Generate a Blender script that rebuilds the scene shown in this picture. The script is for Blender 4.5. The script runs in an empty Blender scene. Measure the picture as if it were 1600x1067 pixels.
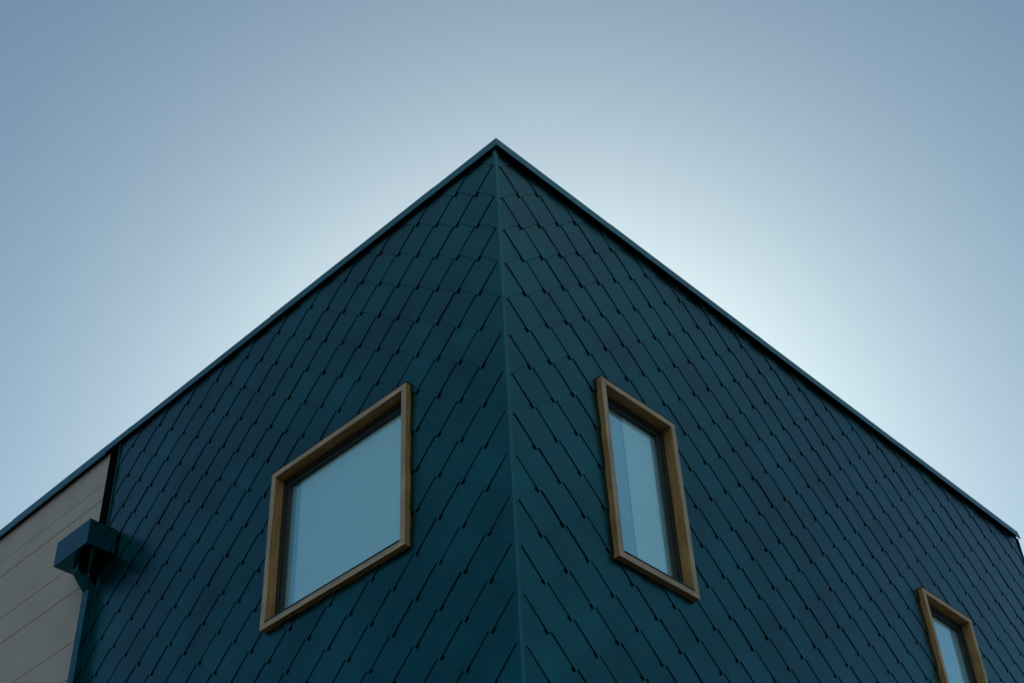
import bpy, bmesh, math, random
from mathutils import Vector, Matrix, noise
random.seed(7)
SC = bpy.context.scene
COL = SC.collection
Z0 = 8.4346                      # height of the wall datum above the ground
R = math.radians

# ------------------------------------------------------------------ camera
cam = bpy.data.cameras.new('camera'); camo = bpy.data.objects.new('camera', cam); COL.objects.link(camo)
right = Vector((0.70882369, 0.70454335, -0.03446232))
down = Vector((-0.46350214, 0.42837679, -0.77566687))
fwd = Vector((-0.53172808, 0.56578441, 0.63020096))
m = Matrix((( right.x, -down.x, -fwd.x), (right.y, -down.y, -fwd.y), (right.z, -down.z, -fwd.z))).to_4x4()
m.translation = Vector((4.37282251, -4.76562956, -6.83456047 + Z0))
camo.matrix_world = m
cam.sensor_width = 36; cam.lens = 2172.68 / 1600 * 36
cam.shift_x = (800 - 772.84) / 1600; cam.shift_y = (611.6 - 533.5) / 1600
cam.clip_start = 0.05; cam.clip_end = 5000
SC.camera = camo

# ------------------------------------------------------------------ light
SUN_AZ, SUN_EL = -41.0, 34.5      # behind the building, seen from the camera
FILL_CLOUD_DIR, FILL_CLOUD = (.775, -.645, .28), (5.6, 7.4, 7.9, 1)
w = bpy.data.worlds.new('World'); SC.world = w; w.use_nodes = True
nt = w.node_tree; nt.nodes.clear()
sky = nt.nodes.new('ShaderNodeTexSky'); sky.sky_type = 'NISHITA'; sky.sun_disc = False
sky.sun_elevation = R(SUN_EL); sky.sun_rotation = R(SUN_AZ)
sky.air_density = 1.0; sky.dust_density = 1.0; sky.ozone_density = 3.0; sky.altitude = 50
bg = nt.nodes.new('ShaderNodeBackground'); bg.inputs['Strength'].default_value = 0.1
tint = nt.nodes.new('ShaderNodeMix'); tint.data_type = 'RGBA'; tint.blend_type = 'MULTIPLY'; tint.inputs[0].default_value = 1; tint.inputs[7].default_value = (.825, 1.005, .935, 1)   # the photograph's cool white balance
wo = nt.nodes.new('ShaderNodeOutputWorld')
nt.links.new(sky.outputs[0], tint.inputs[6]); 
# added bright cloud, out of view behind the camera, to lift walls and glass
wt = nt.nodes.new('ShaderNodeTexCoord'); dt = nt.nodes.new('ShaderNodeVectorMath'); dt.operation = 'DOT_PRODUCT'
dt.inputs[1].default_value = Vector(FILL_CLOUD_DIR).normalized(); nt.links.new(wt.outputs['Generated'], dt.inputs[0])
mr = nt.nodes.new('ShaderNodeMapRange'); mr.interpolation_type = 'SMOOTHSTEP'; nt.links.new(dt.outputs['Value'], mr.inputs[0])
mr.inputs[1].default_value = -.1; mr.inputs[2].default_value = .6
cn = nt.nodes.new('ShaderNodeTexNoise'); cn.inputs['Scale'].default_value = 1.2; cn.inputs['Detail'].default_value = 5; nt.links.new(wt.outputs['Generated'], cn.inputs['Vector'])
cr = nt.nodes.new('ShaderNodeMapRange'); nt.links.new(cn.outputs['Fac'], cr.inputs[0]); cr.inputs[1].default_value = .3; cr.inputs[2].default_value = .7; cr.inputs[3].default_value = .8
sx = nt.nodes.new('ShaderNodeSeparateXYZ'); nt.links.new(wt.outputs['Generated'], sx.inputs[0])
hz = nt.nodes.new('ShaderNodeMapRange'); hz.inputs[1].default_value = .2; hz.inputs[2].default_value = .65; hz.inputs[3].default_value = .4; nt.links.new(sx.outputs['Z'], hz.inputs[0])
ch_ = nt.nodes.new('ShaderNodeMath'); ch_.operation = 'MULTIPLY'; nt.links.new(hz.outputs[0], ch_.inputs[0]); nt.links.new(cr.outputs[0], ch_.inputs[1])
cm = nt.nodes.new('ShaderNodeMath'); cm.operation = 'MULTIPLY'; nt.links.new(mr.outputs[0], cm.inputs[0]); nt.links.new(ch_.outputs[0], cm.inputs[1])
cc = nt.nodes.new('ShaderNodeMix'); cc.data_type = 'RGBA'; nt.links.new(cm.outputs[0], cc.inputs[0]); nt.links.new(tint.outputs[2], cc.inputs[6]); cc.inputs[7].default_value = FILL_CLOUD
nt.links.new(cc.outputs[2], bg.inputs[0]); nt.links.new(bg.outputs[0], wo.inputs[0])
sd = bpy.data.lights.new('sun', 'SUN'); sd.energy = 5.0; sd.angle = R(0.5); sd.color = (1, .97, .9)
so = bpy.data.objects.new('sun', sd); COL.objects.link(so)
sv = Vector((math.sin(R(SUN_AZ)) * math.cos(R(SUN_EL)), math.cos(R(SUN_AZ)) * math.cos(R(SUN_EL)), math.sin(R(SUN_EL))))
so.rotation_euler = sv.to_track_quat('Z', 'Y').to_euler(); so.location = sv * 60
SC.view_settings.view_transform = 'Standard'; SC.view_settings.look = 'None'
SC.view_settings.exposure = 0.0; SC.view_settings.gamma = 1.0
SC.cycles.max_bounces = 10; SC.cycles.transparent_max_bounces = 12
SC.cycles.use_denoising = True

# ------------------------------------------------------------------ materials
def mat(name): 
    M = bpy.data.materials.new(name); M.use_nodes = True
    return M, M.node_tree, M.node_tree.nodes['Principled BSDF']
def nd(t, kind, **kw):
    n = t.nodes.new(kind)
    for k, v in kw.items():
        if k in n.inputs: n.inputs[k].default_value = v
        else: setattr(n, k, v)
    return n
def ramp(t, src, stops):
    r = t.nodes.new('ShaderNodeValToRGB'); e = r.color_ramp.elements
    while len(e) < len(stops): e.new(.5)
    for el, (p, c) in zip(e, stops): el.position = p; el.color = (*c, 1) if len(c) == 3 else c
    t.links.new(src, r.inputs[0]); return r
def bump(t, src, p, strength, dist):
    b = t.nodes.new('ShaderNodeBump'); b.inputs['Strength'].default_value = strength; b.inputs['Distance'].default_value = dist
    t.links.new(src, b.inputs['Height']); t.links.new(b.outputs[0], p.inputs['Normal']); return b

def coated(name, col, rough=.42, tone=True, spec=.4, wob=.25, metal=.95):
    """powder-coated sheet metal: faint specks, patchy gloss, gentle oil-canning"""
    M, t, p = mat(name); tc = nd(t, 'ShaderNodeTexCoord')
    big = nd(t, 'ShaderNodeTexNoise', Scale=1.7, Detail=4.0); t.links.new(tc.outputs['Object'], big.inputs['Vector'])
    fine = nd(t, 'ShaderNodeTexNoise', Scale=420.0, Detail=2.0); t.links.new(tc.outputs['Object'], fine.inputs['Vector'])
    c1 = tuple(x * .86 for x in col); c2 = tuple(min(1, x * 1.14) for x in col)
    r = ramp(t, big.outputs['Fac'], [(.35, c1), (.65, c2)])
    f = ramp(t, fine.outputs['Fac'], [(.3, (.8, .8, .8)), (.62, (1.1, 1.1, 1.1)), (.78, (2.2, 2.2, 2.2))])
    mx = nd(t, 'ShaderNodeMix', data_type='RGBA', blend_type='MULTIPLY'); mx.inputs[0].default_value = 1
    t.links.new(r.outputs[0], mx.inputs[6]); t.links.new(f.outputs[0], mx.inputs[7]); out = mx.outputs[2]
    if tone:
        a = nd(t, 'ShaderNodeVertexColor', layer_name='tone')
        m2 = nd(t, 'ShaderNodeMix', data_type='RGBA', blend_type='MULTIPLY'); m2.inputs[0].default_value = 1
        t.links.new(out, m2.inputs[6]); t.links.new(a.outputs[0], m2.inputs[7]); out = m2.outputs[2]
    t.links.new(out, p.inputs['Base Color'])
    rr = nd(t, 'ShaderNodeMapRange'); t.links.new(big.outputs['Fac'], rr.inputs[0])
    rr.inputs[1].default_value = .3; rr.inputs[2].default_value = .7; rr.inputs[3].default_value = rough - .05; rr.inputs[4].default_value = rough + .07
    t.links.new(rr.outputs[0], p.inputs['Roughness']); p.inputs['Specular IOR Level'].default_value = spec; p.inputs['Metallic'].default_value = metal
    wv = nd(t, 'ShaderNodeTexNoise', Scale=7.0, Detail=1.0); t.links.new(tc.outputs['Object'], wv.inputs['Vector'])
    b1 = bump(t, wv.outputs['Fac'], p, wob, .01)
    b2 = nd(t, 'ShaderNodeBump'); b2.inputs['Strength'].default_value = .12; b2.inputs['Distance'].default_value = .0006
    t.links.new(fine.outputs['Fac'], b2.inputs['Height']); t.links.new(b1.outputs[0], b2.inputs['Normal']); t.links.new(b2.outputs[0], p.inputs['Normal'])
    return M

TEAL = (.0055, .084, .098)
m_tile = coated('teal_coated_tiles', TEAL, .27)
m_trim = coated('teal_coated_trim', (.005, .088, .104), .25, tone=False, wob=.08)
m_cop = coated('pale_teal_coated_coping', (.030, .150, .166), .34, tone=False, wob=.1)
m_pipe = coated('teal_coated_rainwater_sheet', (.004, .085, .104), .17, tone=False, wob=.06, spec=.05, metal=1.0)
m_trim_lit = coated('teal_coated_trim_lit_side', (.020, .100, .116), .30, tone=False, wob=.05)
m_black, t, p = mat('black_membrane'); p.inputs['Base Color'].default_value = (.006, .007, .008, 1); p.inputs['Roughness'].default_value = .9
p.inputs['Specular IOR Level'].default_value = .1
m_sash, t, p = mat('anthracite_sash'); p.inputs['Base Color'].default_value = (.010, .015, .016, 1); p.inputs['Roughness'].default_value = .5

def wood(name, cols, grain_axis):
    M, t, p = mat(name); tc = nd(t, 'ShaderNodeTexCoord'); mp = nd(t, 'ShaderNodeMapping')
    sc = [38, 38, 38]; sc[grain_axis] = 2.2; mp.inputs['Scale'].default_value = sc
    t.links.new(tc.outputs['Object'], mp.inputs[0])
    n = nd(t, 'ShaderNodeTexNoise', Scale=1.6, Detail=6.0, Roughness=.62); t.links.new(mp.outputs[0], n.inputs['Vector'])
    blot = nd(t, 'ShaderNodeTexNoise', Scale=5.0, Detail=3.0); t.links.new(tc.outputs['Object'], blot.inputs['Vector'])
    r = ramp(t, n.outputs['Fac'], [(.28, cols[0]), (.5, cols[1]), (.74, cols[2])])
    b = ramp(t, blot.outputs['Fac'], [(.3, (.78, .78, .8)), (.7, (1.12, 1.1, 1.05))])
    mx = nd(t, 'ShaderNodeMix', data_type='RGBA', blend_type='MULTIPLY'); mx.inputs[0].default_value = 1
    t.links.new(r.outputs[0], mx.inputs[6]); t.links.new(b.outputs[0], mx.inputs[7]); t.links.new(mx.outputs[2], p.inputs['Base Color'])
    p.inputs['Roughness'].default_value = .7; p.inputs['Specular IOR Level'].default_value = .25
    bump(t, n.outputs['Fac'], p, .35, .001)
    return M
WC = [(.25, .120, .040), (.37, .195, .066), (.49, .27, .10)]
WF = [(.28, .205, .15), (.39, .29, .215), (.49, .375, .29)]
m_wood = {ax: wood('oiled_timber_%d' % ax, WC, ax) for ax in (0, 1, 2)}
m_woodf = {ax: wood('weathered_timber_%d' % ax, WF, ax) for ax in (0, 1, 2)}

m_panel, t, p = mat('grey_beige_board')
tc = nd(t, 'ShaderNodeTexCoord'); n1 = nd(t, 'ShaderNodeTexNoise', Scale=2.5, Detail=5.0); n2 = nd(t, 'ShaderNodeTexNoise', Scale=260.0, Detail=3.0)
t.links.new(tc.outputs['Object'], n1.inputs['Vector']); t.links.new(tc.outputs['Object'], n2.inputs['Vector'])
r1 = ramp(t, n1.outputs['Fac'], [(.3, (.37, .31, .285)), (.7, (.42, .36, .33))]); r2 = ramp(t, n2.outputs['Fac'], [(.3, (.82, .82, .82)), (.7, (1.15, 1.15, 1.15))])
mx = nd(t, 'ShaderNodeMix', data_type='RGBA', blend_type='MULTIPLY'); mx.inputs[0].default_value = 1
t.links.new(r1.outputs[0], mx.inputs[6]); t.links.new(r2.outputs[0], mx.inputs[7]); t.links.new(mx.outputs[2], p.inputs['Base Color'])
p.inputs['Roughness'].default_value = .85; bump(t, n2.outputs['Fac'], p, .3, .001)

m_glass = bpy.data.materials.new('coated_window_glass'); m_glass.use_nodes = True; t = m_glass.node_tree; t.nodes.clear()
tr = nd(t, 'ShaderNodeBsdfTransparent'); tr.inputs[0].default_value = (.88, .98, 1, 1)
gl = nd(t, 'ShaderNodeBsdfGlossy'); gl.inputs['Roughness'].default_value = .015; gl.inputs['Color'].default_value = (.72, .93, 1, 1)
lw = nd(t, 'ShaderNodeLayerWeight'); pw_ = nd(t, 'ShaderNodeMath', operation='POWER'); pw_.inputs[1].default_value = 3.0; t.links.new(lw.outputs['Facing'], pw_.inputs[0])
fr = nd(t, 'ShaderNodeMapRange'); t.links.new(pw_.outputs[0], fr.inputs[0]); fr.inputs[3].default_value = .15; fr.inputs[4].default_value = .75
tc = nd(t, 'ShaderNodeTexCoord'); wn = nd(t, 'ShaderNodeTexNoise', Scale=1.3, Detail=1.0); t.links.new(tc.outputs['Object'], wn.inputs['Vector'])
gb = nd(t, 'ShaderNodeBump'); gb.inputs['Strength'].default_value = .05; gb.inputs['Distance'].default_value = .01
t.links.new(wn.outputs['Fac'], gb.inputs['Height']); t.links.new(gb.outputs[0], gl.inputs['Normal'])
ms = nd(t, 'ShaderNodeMixShader'); ou = nd(t, 'ShaderNodeOutputMaterial')
t.links.new(fr.outputs[0], ms.inputs[0]); t.links.new(tr.outputs[0], ms.inputs[1]); t.links.new(gl.outputs[0], ms.inputs[2]); t.links.new(ms.outputs[0], ou.inputs[0])

def plain(name, col, rough=.8):
    M, t, p = mat(name); p.inputs['Roughness'].default_value = rough
    tc = nd(t, 'ShaderNodeTexCoord'); n = nd(t, 'ShaderNodeTexNoise', Scale=6.0, Detail=6.0); t.links.new(tc.outputs['Object'], n.inputs['Vector'])
    r = ramp(t, n.outputs['Fac'], [(.3, tuple(c * .85 for c in col)), (.7, tuple(c * 1.12 for c in col))]); t.links.new(r.outputs[0], p.inputs['Base Color'])
    return M
m_blind, t, p = mat('white_blind_fabric'); p.inputs['Base Color'].default_value = (.90, .92, .91, 1); p.inputs['Roughness'].default_value = .9
m_blind_shade, t, p = mat('blue_grey_blind_shade'); p.inputs['Base Color'].default_value = (.40, .62, .72, 1); p.inputs['Roughness'].default_value = .9
m_inner = plain('white_plaster', (.70, .72, .72))
m_roof = plain('grey_roof_membrane', (.16, .16, .16))
m_ground = plain('paved_ground', (.05, .046, .04))
m_metal = plain('pale_handle_metal', (.85, .87, .87), .35)

# ------------------------------------------------------------------ mesh helpers
def FL(u, o, z): return Vector((-u, -o, z + Z0))      # left face: u away from the corner, o outwards
def FR(u, o, z): return Vector((o, u, z + Z0))        # right face
class MB:
    def __init__(s): s.bm = bmesh.new(); s.tone = s.bm.loops.layers.float_color.new('tone'); s.mats = []
    def mi(s, M):
        if M not in s.mats: s.mats.append(M)
        return s.mats.index(M)
    def hexa(s, pts, M, front=None):
        """8 corners: 4 of the back, 4 of the front in the same order"""
        v = [s.bm.verts.new(p) for p in pts]; k = s.mi(M)
        fs = []
        for q in ((3, 2, 1, 0), (4, 5, 6, 7), (0, 1, 5, 4), (1, 2, 6, 5), (2, 3, 7, 6), (3, 0, 4, 7)):
            f = s.bm.faces.new([v[i] for i in q]); f.material_index = k; fs.append(f)
            for l in f.loops: l[s.tone] = (1, 1, 1, 1)
        if front is not None: fs[1].material_index = s.mi(front)
        return fs
    def box(s, F, u0, u1, o0, o1, z0, z1, M, front=None):
        return s.hexa([F(u0, o0, z0), F(u1, o0, z0), F(u1, o0, z1), F(u0, o0, z1), F(u0, o1, z0), F(u1, o1, z0), F(u1, o1, z1), F(u0, o1, z1)], M, front)
    def slab(s, F, poly, of, th, M, tone=1.0):
        """prism over a convex (u,z) outline whose front lies at of(u,z)"""
        k = s.mi(M); n = len(poly)
        a = [s.bm.verts.new(F(u, of(u, z), z)) for u, z in poly]; b = [s.bm.verts.new(F(u, of(u, z) - th, z)) for u, z in poly]
        fs = [s.bm.faces.new(a), s.bm.faces.new(b[::-1])]
        for i in range(n): fs.append(s.bm.faces.new([a[i], b[i], b[(i + 1) % n], a[(i + 1) % n]]))
        for f in fs:
            f.material_index = k
            for l in f.loops: l[s.tone] = (tone, tone, tone, 1)
    def build(s, name, parent=None, bevel=0, loc=None):
        bmesh.ops.recalc_face_normals(s.bm, faces=s.bm.faces)
        me = bpy.data.meshes.new(name); s.bm.to_mesh(me); s.bm.free()
        for M in s.mats: me.materials.append(M)
        o = bpy.data.objects.new(name, me); COL.objects.link(o)
        if bevel:
            b = o.modifiers.new('bevel', 'BEVEL'); b.width = bevel; b.segments = 2; b.limit_method = 'ANGLE'; b.angle_limit = R(30)
        if parent is not None: o.parent = parent
        return o

def clip(poly, a, b, c):
    """keep a*u+b*z<=c"""
    out = []
    for i in range(len(poly)):
        p, q = poly[i], poly[(i + 1) % len(poly)]; dp = a * p[0] + b * p[1] - c; dq = a * q[0] + b * q[1] - c
        if dp <= 0: out.append(p)
        if dp * dq < 0: k = dp / (dp - dq); out.append((p[0] + k * (q[0] - p[0]), p[1] + k * (q[1] - p[1])))
    return out
def area(p): return abs(sum(p[i][0] * p[(i + 1) % len(p)][1] - p[(i + 1) % len(p)][0] * p[i][1] for i in range(len(p)))) / 2 if len(p) > 2 else 0
def cut_rects(poly, rects):
    pieces = [poly]
    for (u0, u1, z0, z1) in rects:
        nxt = []
        for P in pieces:
            us = [q[0] for q in P]; zs = [q[1] for q in P]
            if max(us) <= u0 or min(us) >= u1 or max(zs) <= z0 or min(zs) >= z1: nxt.append(P); continue
            nxt.append(clip(P, 1, 0, u0)); nxt.append(clip(P, -1, 0, -u1))
            mid = clip(clip(P, -1, 0, -u0), 1, 0, u1)
            nxt.append(clip(mid, 0, 1, z0)); nxt.append(clip(mid, 0, -1, -z1))
        pieces = [q for q in nxt if area(q) > 2e-5]
    return pieces

# ------------------------------------------------------------------ the setting
g = MB(); GS = 1500
v = [g.bm.verts.new(p) for p in ((-GS, -GS, 0), (GS, -GS, 0), (GS, GS, 0), (-GS, GS, 0))]
g.bm.faces.new(v); g.mi(m_ground)
ground = g.build('ground'); ground['kind'] = 'structure'; ground['label'] = 'dark asphalt around the building'

# ------------------------------------------------------------------ the building
bld = bpy.data.objects.new('building', None); COL.objects.link(bld)
bld['label'] = 'dark teal building corner with diamond metal tiles, timber framed windows and flat roof'
bld['category'] = 'building'
ZB = -Z0                                    # ground level in face coordinates
TOP = .60
LW, LE, RW = 4.592, 9.6, 7.408                # end of tiles on the left, end of the left face, end of the right face
WIN_L = [(.857, 2.263, -2.277, -1.022)]
WIN_R = [(.866, 1.637, -2.395, -1.004), (4.852, 5.640, -2.380, -1.004)]
A = .2; B = .15485
def tiles(F, rects, u0, u1, uo, zo, sgn):
    mb = MB(); e = .14
    prof = [(0, 0), (.877, 1.163), (.86, 1.38), (.2, 2.116), (-.2, 2.116), (-.86, 1.38), (-.877, 1.163)]
    STEP = .0098
    r = 0
    for row in range(-2, int((zo - ZB) / B) + 3):
        zt = zo - row * B
        for c in range(int((u0 - uo) / A) - 3, int((u1 - uo) / A) + 4):
            if (c + row) % 2: continue
            uc = uo + c * A
            poly = [(uc + x * A, zt + y * B) for x, y in prof]
            poly = clip(poly, -1, 0, -u0); 
            if area(poly) < 1e-5: continue
            poly = clip(poly, 1, 0, u1); poly = clip(poly, 0, 1, TOP); poly = clip(poly, 0, -1, -(ZB + .25))
            if area(poly) < 1e-5: continue
            j1, j2, j3 = (random.uniform(-1, 1) for _ in range(3))
            def of(u, z, zt=zt, uc=uc, j1=j1, j2=j2, j3=j3):
                k = (z - zt) / (2 * B)
                return .008 - STEP * k + .0005 * j1 + .0024 * j2 * (u - uc) / A * (1 - k) + .0006 * j3 * k
            tn = random.gauss(1, .05)
            for q in cut_rects(poly, rects): mb.slab(F, q, of, .0016, m_tile, tn)
    return mb
def shell(F, rects, u0, u1, z0, z1, o, th, M):
    mb = MB()
    for q in cut_rects([(u0, z0), (u1, z0), (u1, z1), (u0, z1)], rects): mb.slab(F, q, lambda u, z: o, th, M)
    return mb
inset = lambda rr, d: [(a + d, b - d, c + d, e - d) for a, b, c, e in rr]
# tile fields
tl = tiles(FL, WIN_L, .012, LW - .004, .8065322, .42328, 1).build('tiled_wall', bld); tl['label'] = 'left tiled wall with the wide window'
tr_ = tiles(FR, WIN_R + [(1.0265, 1.0300, -2.480, -2.394), (1.4290, 1.4325, -2.492, -2.394)], .012, RW - .012, .2245881, .26094, 1).build('tiled_wall', bld); tr_['label'] = 'right tiled wall with two narrow windows'
# black membrane and core wall behind the tiles
mb = MB()
for q in cut_rects([(.0225, ZB), (LW - .002, ZB), (LW - .002, .57), (.0225, .57)], inset(WIN_L, .02)): mb.slab(FL, q, lambda u, z: -.022, .075, m_black)
for q in cut_rects([(.30, ZB), (RW - .03, ZB), (RW - .03, .568), (.30, .568)], inset(WIN_R, .02)): mb.slab(FR, q, lambda u, z: -.022, .075, m_black)
# the strip of the right face next to the corner is closed by the left core's end
mb.slab(FR, [(.0225, ZB), (.30, ZB), (.30, .567), (.0225, .567)], lambda u, z: -.0215, .06, m_black)
mb.build('backing_membrane', bld)

# corner trim in overlapping lengths
ct = MB()
segs = [(.60, -.378, .0), (-.374, -2.896, .0016), (-2.892, -5.41, .0004), (-5.406, ZB + .2, .0018)]
for zt, zb, pr in segs:
    s0, s1 = -.011, .0155 + pr
    ct.hexa([Vector((s0, -s0, zb + Z0)), Vector((s0, -s1, zb + Z0)), Vector((s1, -s1, zb + Z0)), Vector((s1, -s0, zb + Z0)),
             Vector((s0, -s0, zt + Z0)), Vector((s0, -s1, zt + Z0)), Vector((s1, -s1, zt + Z0)), Vector((s1, -s0, zt + Z0))], m_trim)
    for f in ct.bm.faces[:]:
        if zt < .5 and min(v.co.x for v in f.verts) > .012: f.material_index = ct.mi(m_trim_lit)  # right side in a lighter colour, standing in for its brighter reflection
ct.build('corner_trim', bld, .003)
# trim at the end of the left tiles and at the far end of the right ones
et = MB(); et.box(FL, LW - .008, LW, -.11, .016, ZB + .2, .60, m_trim); et.build('edge_trim', bld, .001)
et = MB(); et.box(FR, RW - .012, RW, -.03, .014, ZB + .2, .60, m_trim); et.build('edge_trim', bld, .002)

# coping: folded sheet sections with a drip edge
OL, OR = .032, .046
cp = MB()
def cop(F, ua, ub, oo, pr, mitre=False, oother=0, drop=0):
    # mitred at the corner: the front reaches out to the other face's front
    zb, zt = .575 - drop, .663
    uaf, uab = (-(oother + pr), .28) if mitre else (ua, ua)
    r = .010 if mitre else 0
    # outer fold: a thin fascia leaning back, its drip edge open to a cavity behind, blackened as shade
    cp.hexa([F(uaf + 2 * r, oo + pr - .012, zb + .002), F(ub, oo + pr - .012, zb + .002), F(ub, oo + pr - .024, zt + pr - .003), F(uaf + 2 * r, oo + pr - .024, zt + pr - .003),
             F(uaf, oo + pr, zb), F(ub, oo + pr, zb), F(ub, oo + pr - .012, zt + pr), F(uaf + r, oo + pr - .012, zt + pr)], m_cop)
    # top fold and the packer under it, black to stand for shade
    cp.hexa([F(uab, -.28, zt - .030), F(ub, -.28, zt - .030), F(ub, -.28, zt - .012), F(uab, -.28, zt - .012),
             F(uaf + 2.4 * r, oo - .025, zt - .022), F(ub, oo - .025, zt - .022), F(ub, oo - .025, zt - .004), F(uaf + 2.4 * r, oo - .025, zt - .004)], m_cop)
cop(FL, 0, .607, OL, 0, True, OR); cop(FL, .604, 2.5, OL, .0015); cop(FL, 2.497, 4.42, OL, .0); cop(FL, 4.417, 4.80, OL, .0015); cop(FL, 4.797, 6.4, OL, .0022, drop=.018); cop(FL, 6.397, LE, OL, 0, drop=.018)
cop(FR, 0, 1.2, OR, 0, True, OL); cop(FR, 1.197, 3.12, OR, .0012); cop(FR, 3.117, 5.2, OR, 0); cop(FR, 5.197, RW - .02, OR, .0012)
cp.build('coping', bld, .0015)
pk = MB(); pk.box(FL, .0225, LE, -.26, .004, .5705, .640, m_black); pk.box(FR, -.0035, RW - .01, -.26, .004, .5712, .6395, m_black); pk.build('coping_shade_packer', bld)  # shade under the coping put in as a black filler

# channel between tiles and boards, then the boards
ch = MB(); ch.box(FL, LW, 4.778, -.25, -.11, ZB, .595, m_black); ch.box(FL, 4.7785, LE, -.25, -.034, ZB, .60, m_black); ch.box(FL, 4.7788, 4.7815, -.0339, -.0105, ZB, .60, m_black); ch.build('black_channel', bld)
pw = MB(); js = [.60, .255, .076, -.44, -.734, -1.254, -1.598, -2.12, -2.46, -2.98, -3.27, -3.79, -4.13, -4.65, -4.95, -5.47, -5.8, -6.3, -6.65, -7.2, -7.5, -8.1]
for i in range(len(js) - 1):
    o = -.010 + (.0008 if i % 2 else 0) + random.uniform(-.0004, .0004)
    pw.box(FL, 4.782, LE, -.03, o, js[i + 1] + .003, js[i] - .003, m_panel)
pw.build('panelled_wall', bld, .0012)

# rear walls and roof
rw = MB(); rw.box(FL, .0305, LE, -RW + .001, -RW + .0295, ZB, .60, m_tile); rw.box(FL, LE - .2, LE, -RW + .201, -.251, ZB, .6, m_tile); rw.build('rear_wall', bld)
rf = MB(); rf.box(FL, .27, LE - .2, -RW + .2, -.28, .30, .42, m_roof); rf.build('roof', bld)
pl = MB(); pl.box(FL, -.004, LE, -.02, .004, ZB, ZB + .24, m_roof); pl.box(FR, .021, RW, -.02, .004, ZB, ZB + .24, m_roof); pl.build('plinth', bld)

# hopper, outlet, offset bend and downpipe
hp = MB()
hp.box(FL, 4.382, 4.872, .014, .275, -.672, -.438, m_pipe)
hp.box(FL, 4.60, 4.77, -.105, .0135, -.66, -.45, m_pipe)
hopper = hp.build('rainwater_hopper', bld, .0025)
ho = MB(); ho.box(FL, 4.593, 4.680, .113, .200, -.790, -.6725, m_pipe); ho.build('outlet', hopper, .002)
dp = MB()
pu0, pu1, po0, po1 = 4.593, 4.680, -.010, .077
dp.hexa([FL(pu0, po0, -.92), FL(pu1, po0, -.92), FL(pu1, po1, -.92), FL(pu0, po1, -.92),
         FL(4.594, .114, -.7905), FL(4.679, .114, -.7905), FL(4.679, .199, -.7905), FL(4.594, .199, -.7905)], m_pipe)
dp.box(FL, pu0, pu1, po0, po1, ZB + .1, -.9205, m_pipe)
for zc in (-.945, -1.045): dp.box(FL, pu0 - .003, pu1 + .003, po0, po1 + .003, zc - .006, zc, m_pipe)
dp.build('downpipe', bld, .0025)

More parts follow.
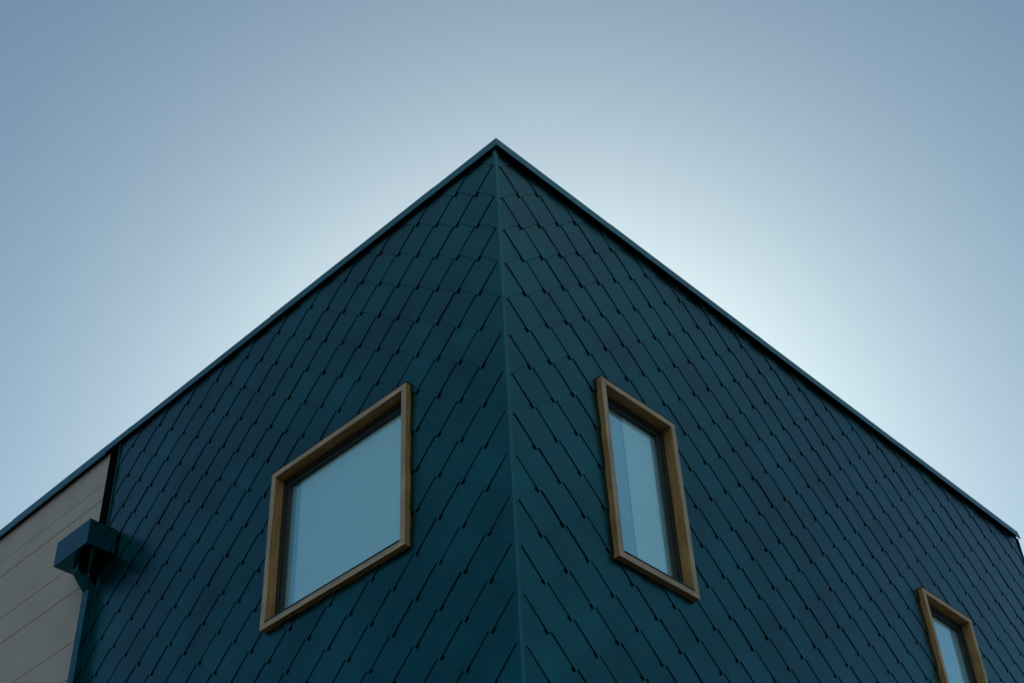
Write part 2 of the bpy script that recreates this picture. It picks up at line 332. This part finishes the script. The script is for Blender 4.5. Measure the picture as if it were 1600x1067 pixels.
# ------------------------------------------------------------------ windows
def window(F, rect, ax, label, blind, handle=False):
    u0, u1, z0, z1 = rect; T = .045; FO = .045; BK = -.032; W = m_wood; WF_ = m_woodf
    # timber surround: stiles between rails, each board bowed a hair
    s = MB()
    s.box(F, u0, u0 + T, BK, FO, z0 + T, z1 - T, W[2], WF_[2]); s.box(F, u1 - T, u1, BK, FO, z0 + T, z1 - T, W[2], WF_[2])
    # mitred rails
    s.hexa([F(u0, BK, z1), F(u0, BK, z1 - T), F(u1, BK, z1 - T), F(u1, BK, z1), F(u0, FO + .0006, z1), F(u0, FO + .0006, z1 - T + .0004), F(u1, FO + .0006, z1 - T + .0004), F(u1, FO + .0006, z1)], W[ax], WF_[ax])
    s.hexa([F(u0, BK, z0 + T), F(u0, BK, z0), F(u1, BK, z0), F(u1, BK, z0 + T), F(u0, FO + .0006, z0 + T - .0004), F(u0, FO + .0006, z0), F(u1, FO + .0006, z0), F(u1, FO + .0006, z0 + T - .0004)], W[ax], WF_[ax])
    win = s.build('window', bld, .0015); win['label'] = label
    hf = MB(); hf.box(F, u0 - .004, u1 + .004, -.015, FO + .004, z1 + .0005, z1 + .005, m_sash); hf.build('head_flashing', win, .0008)
    a0, a1, b0, b1 = u0 + T, u1 - T, z0 + T, z1 - T
    sf = MB(); sf.box(F, a0 + .001, a1 - .001, BK + .001, FO + .006, b0 + .0005, b0 + .006, m_trim); sf.build('sill', win, .0008)
    # sash in two steps
    sh = MB()
    def ring(p0, p1, q0, q1, wd, oa, ob):
        sh.box(F, p0, p0 + wd, oa, ob, q0, q1, m_sash); sh.box(F, p1 - wd, p1, oa, ob, q0, q1, m_sash)
        sh.box(F, p0 + wd, p1 - wd, oa, ob, q1 - wd, q1, m_sash); sh.box(F, p0 + wd, p1 - wd, oa, ob, q0, q0 + wd, m_sash)
    ring(a0 - .03, a1 + .03, b0 - .03, b1 + .03, .058, -.0595, BK - .0005)
    ring(a0 + .0282, a1 - .0282, b0 + .0282, b1 - .0282, .032, -.0590, -.042)
    sh.build('sash', win, .0015)
    gg = MB(); gg.box(F, a0 + .055, a1 - .055, -.055, -.051, b0 + .055, b1 - .055, m_glass); gg.build('glass', win)
    # plastered niche behind the sash with a roller blind
    r = MB(); D0, D1 = -.60, -.101; p0, p1, q0, q1 = a0 - .15, a1 + .15, b0 - .10, b1 + .12
    r.box(F, p0 - .03, p0, D0, D1, q0 - .03, q1 + .03, m_inner); r.box(F, p1, p1 + .03, D0, D1, q0 - .03, q1 + .03, m_inner)
    r.box(F, p0, p1, D0, D1, q1, q1 + .03, m_inner); r.box(F, p0, p1, D0, D1 - .001, q0 - .03, q0, m_inner)
    r.box(F, p0 - .03, p1 + .03, D0 - .02, D0 - .0005, q0 - .03, q1 + .03, m_inner); r.build('reveal', win)
    c0, c1 = blind
    bl = MB(); bl.box(F, a0 - .015, a1 + .015, -.0760, -.0735, b0 - .015, b1 + .015, m_blind_shade); bl.build('blind_shade_layer', win)  # blue-grey colour stands in for the shade around the blind
    bl = MB(); bl.box(F, a0 + c0, a0 + c1, -.0690, -.0665, b0 - .01, b1 - .070, m_blind); bl.build('blind', win)
    if handle:
        h = MB(); hu, hz = a0 + .536, -1.745
        h.box(F, hu, hu + .008, -.0650, -.0615, hz - .085, hz, m_metal); h.box(F, hu + .0082, hu + .032, -.0650, -.0615, hz - .008, hz, m_metal)
        h.build('handle', win, .001)
    return win
window(FL, WIN_L[0], 0, 'wide window in the left wall', (-.01, 1.160))
window(FR, WIN_R[0], 1, 'tall narrow window in the right wall, nearest the corner', (.275, .575), True)
window(FR, WIN_R[1], 1, 'tall narrow window in the right wall, farther from the corner', (.22, .53))
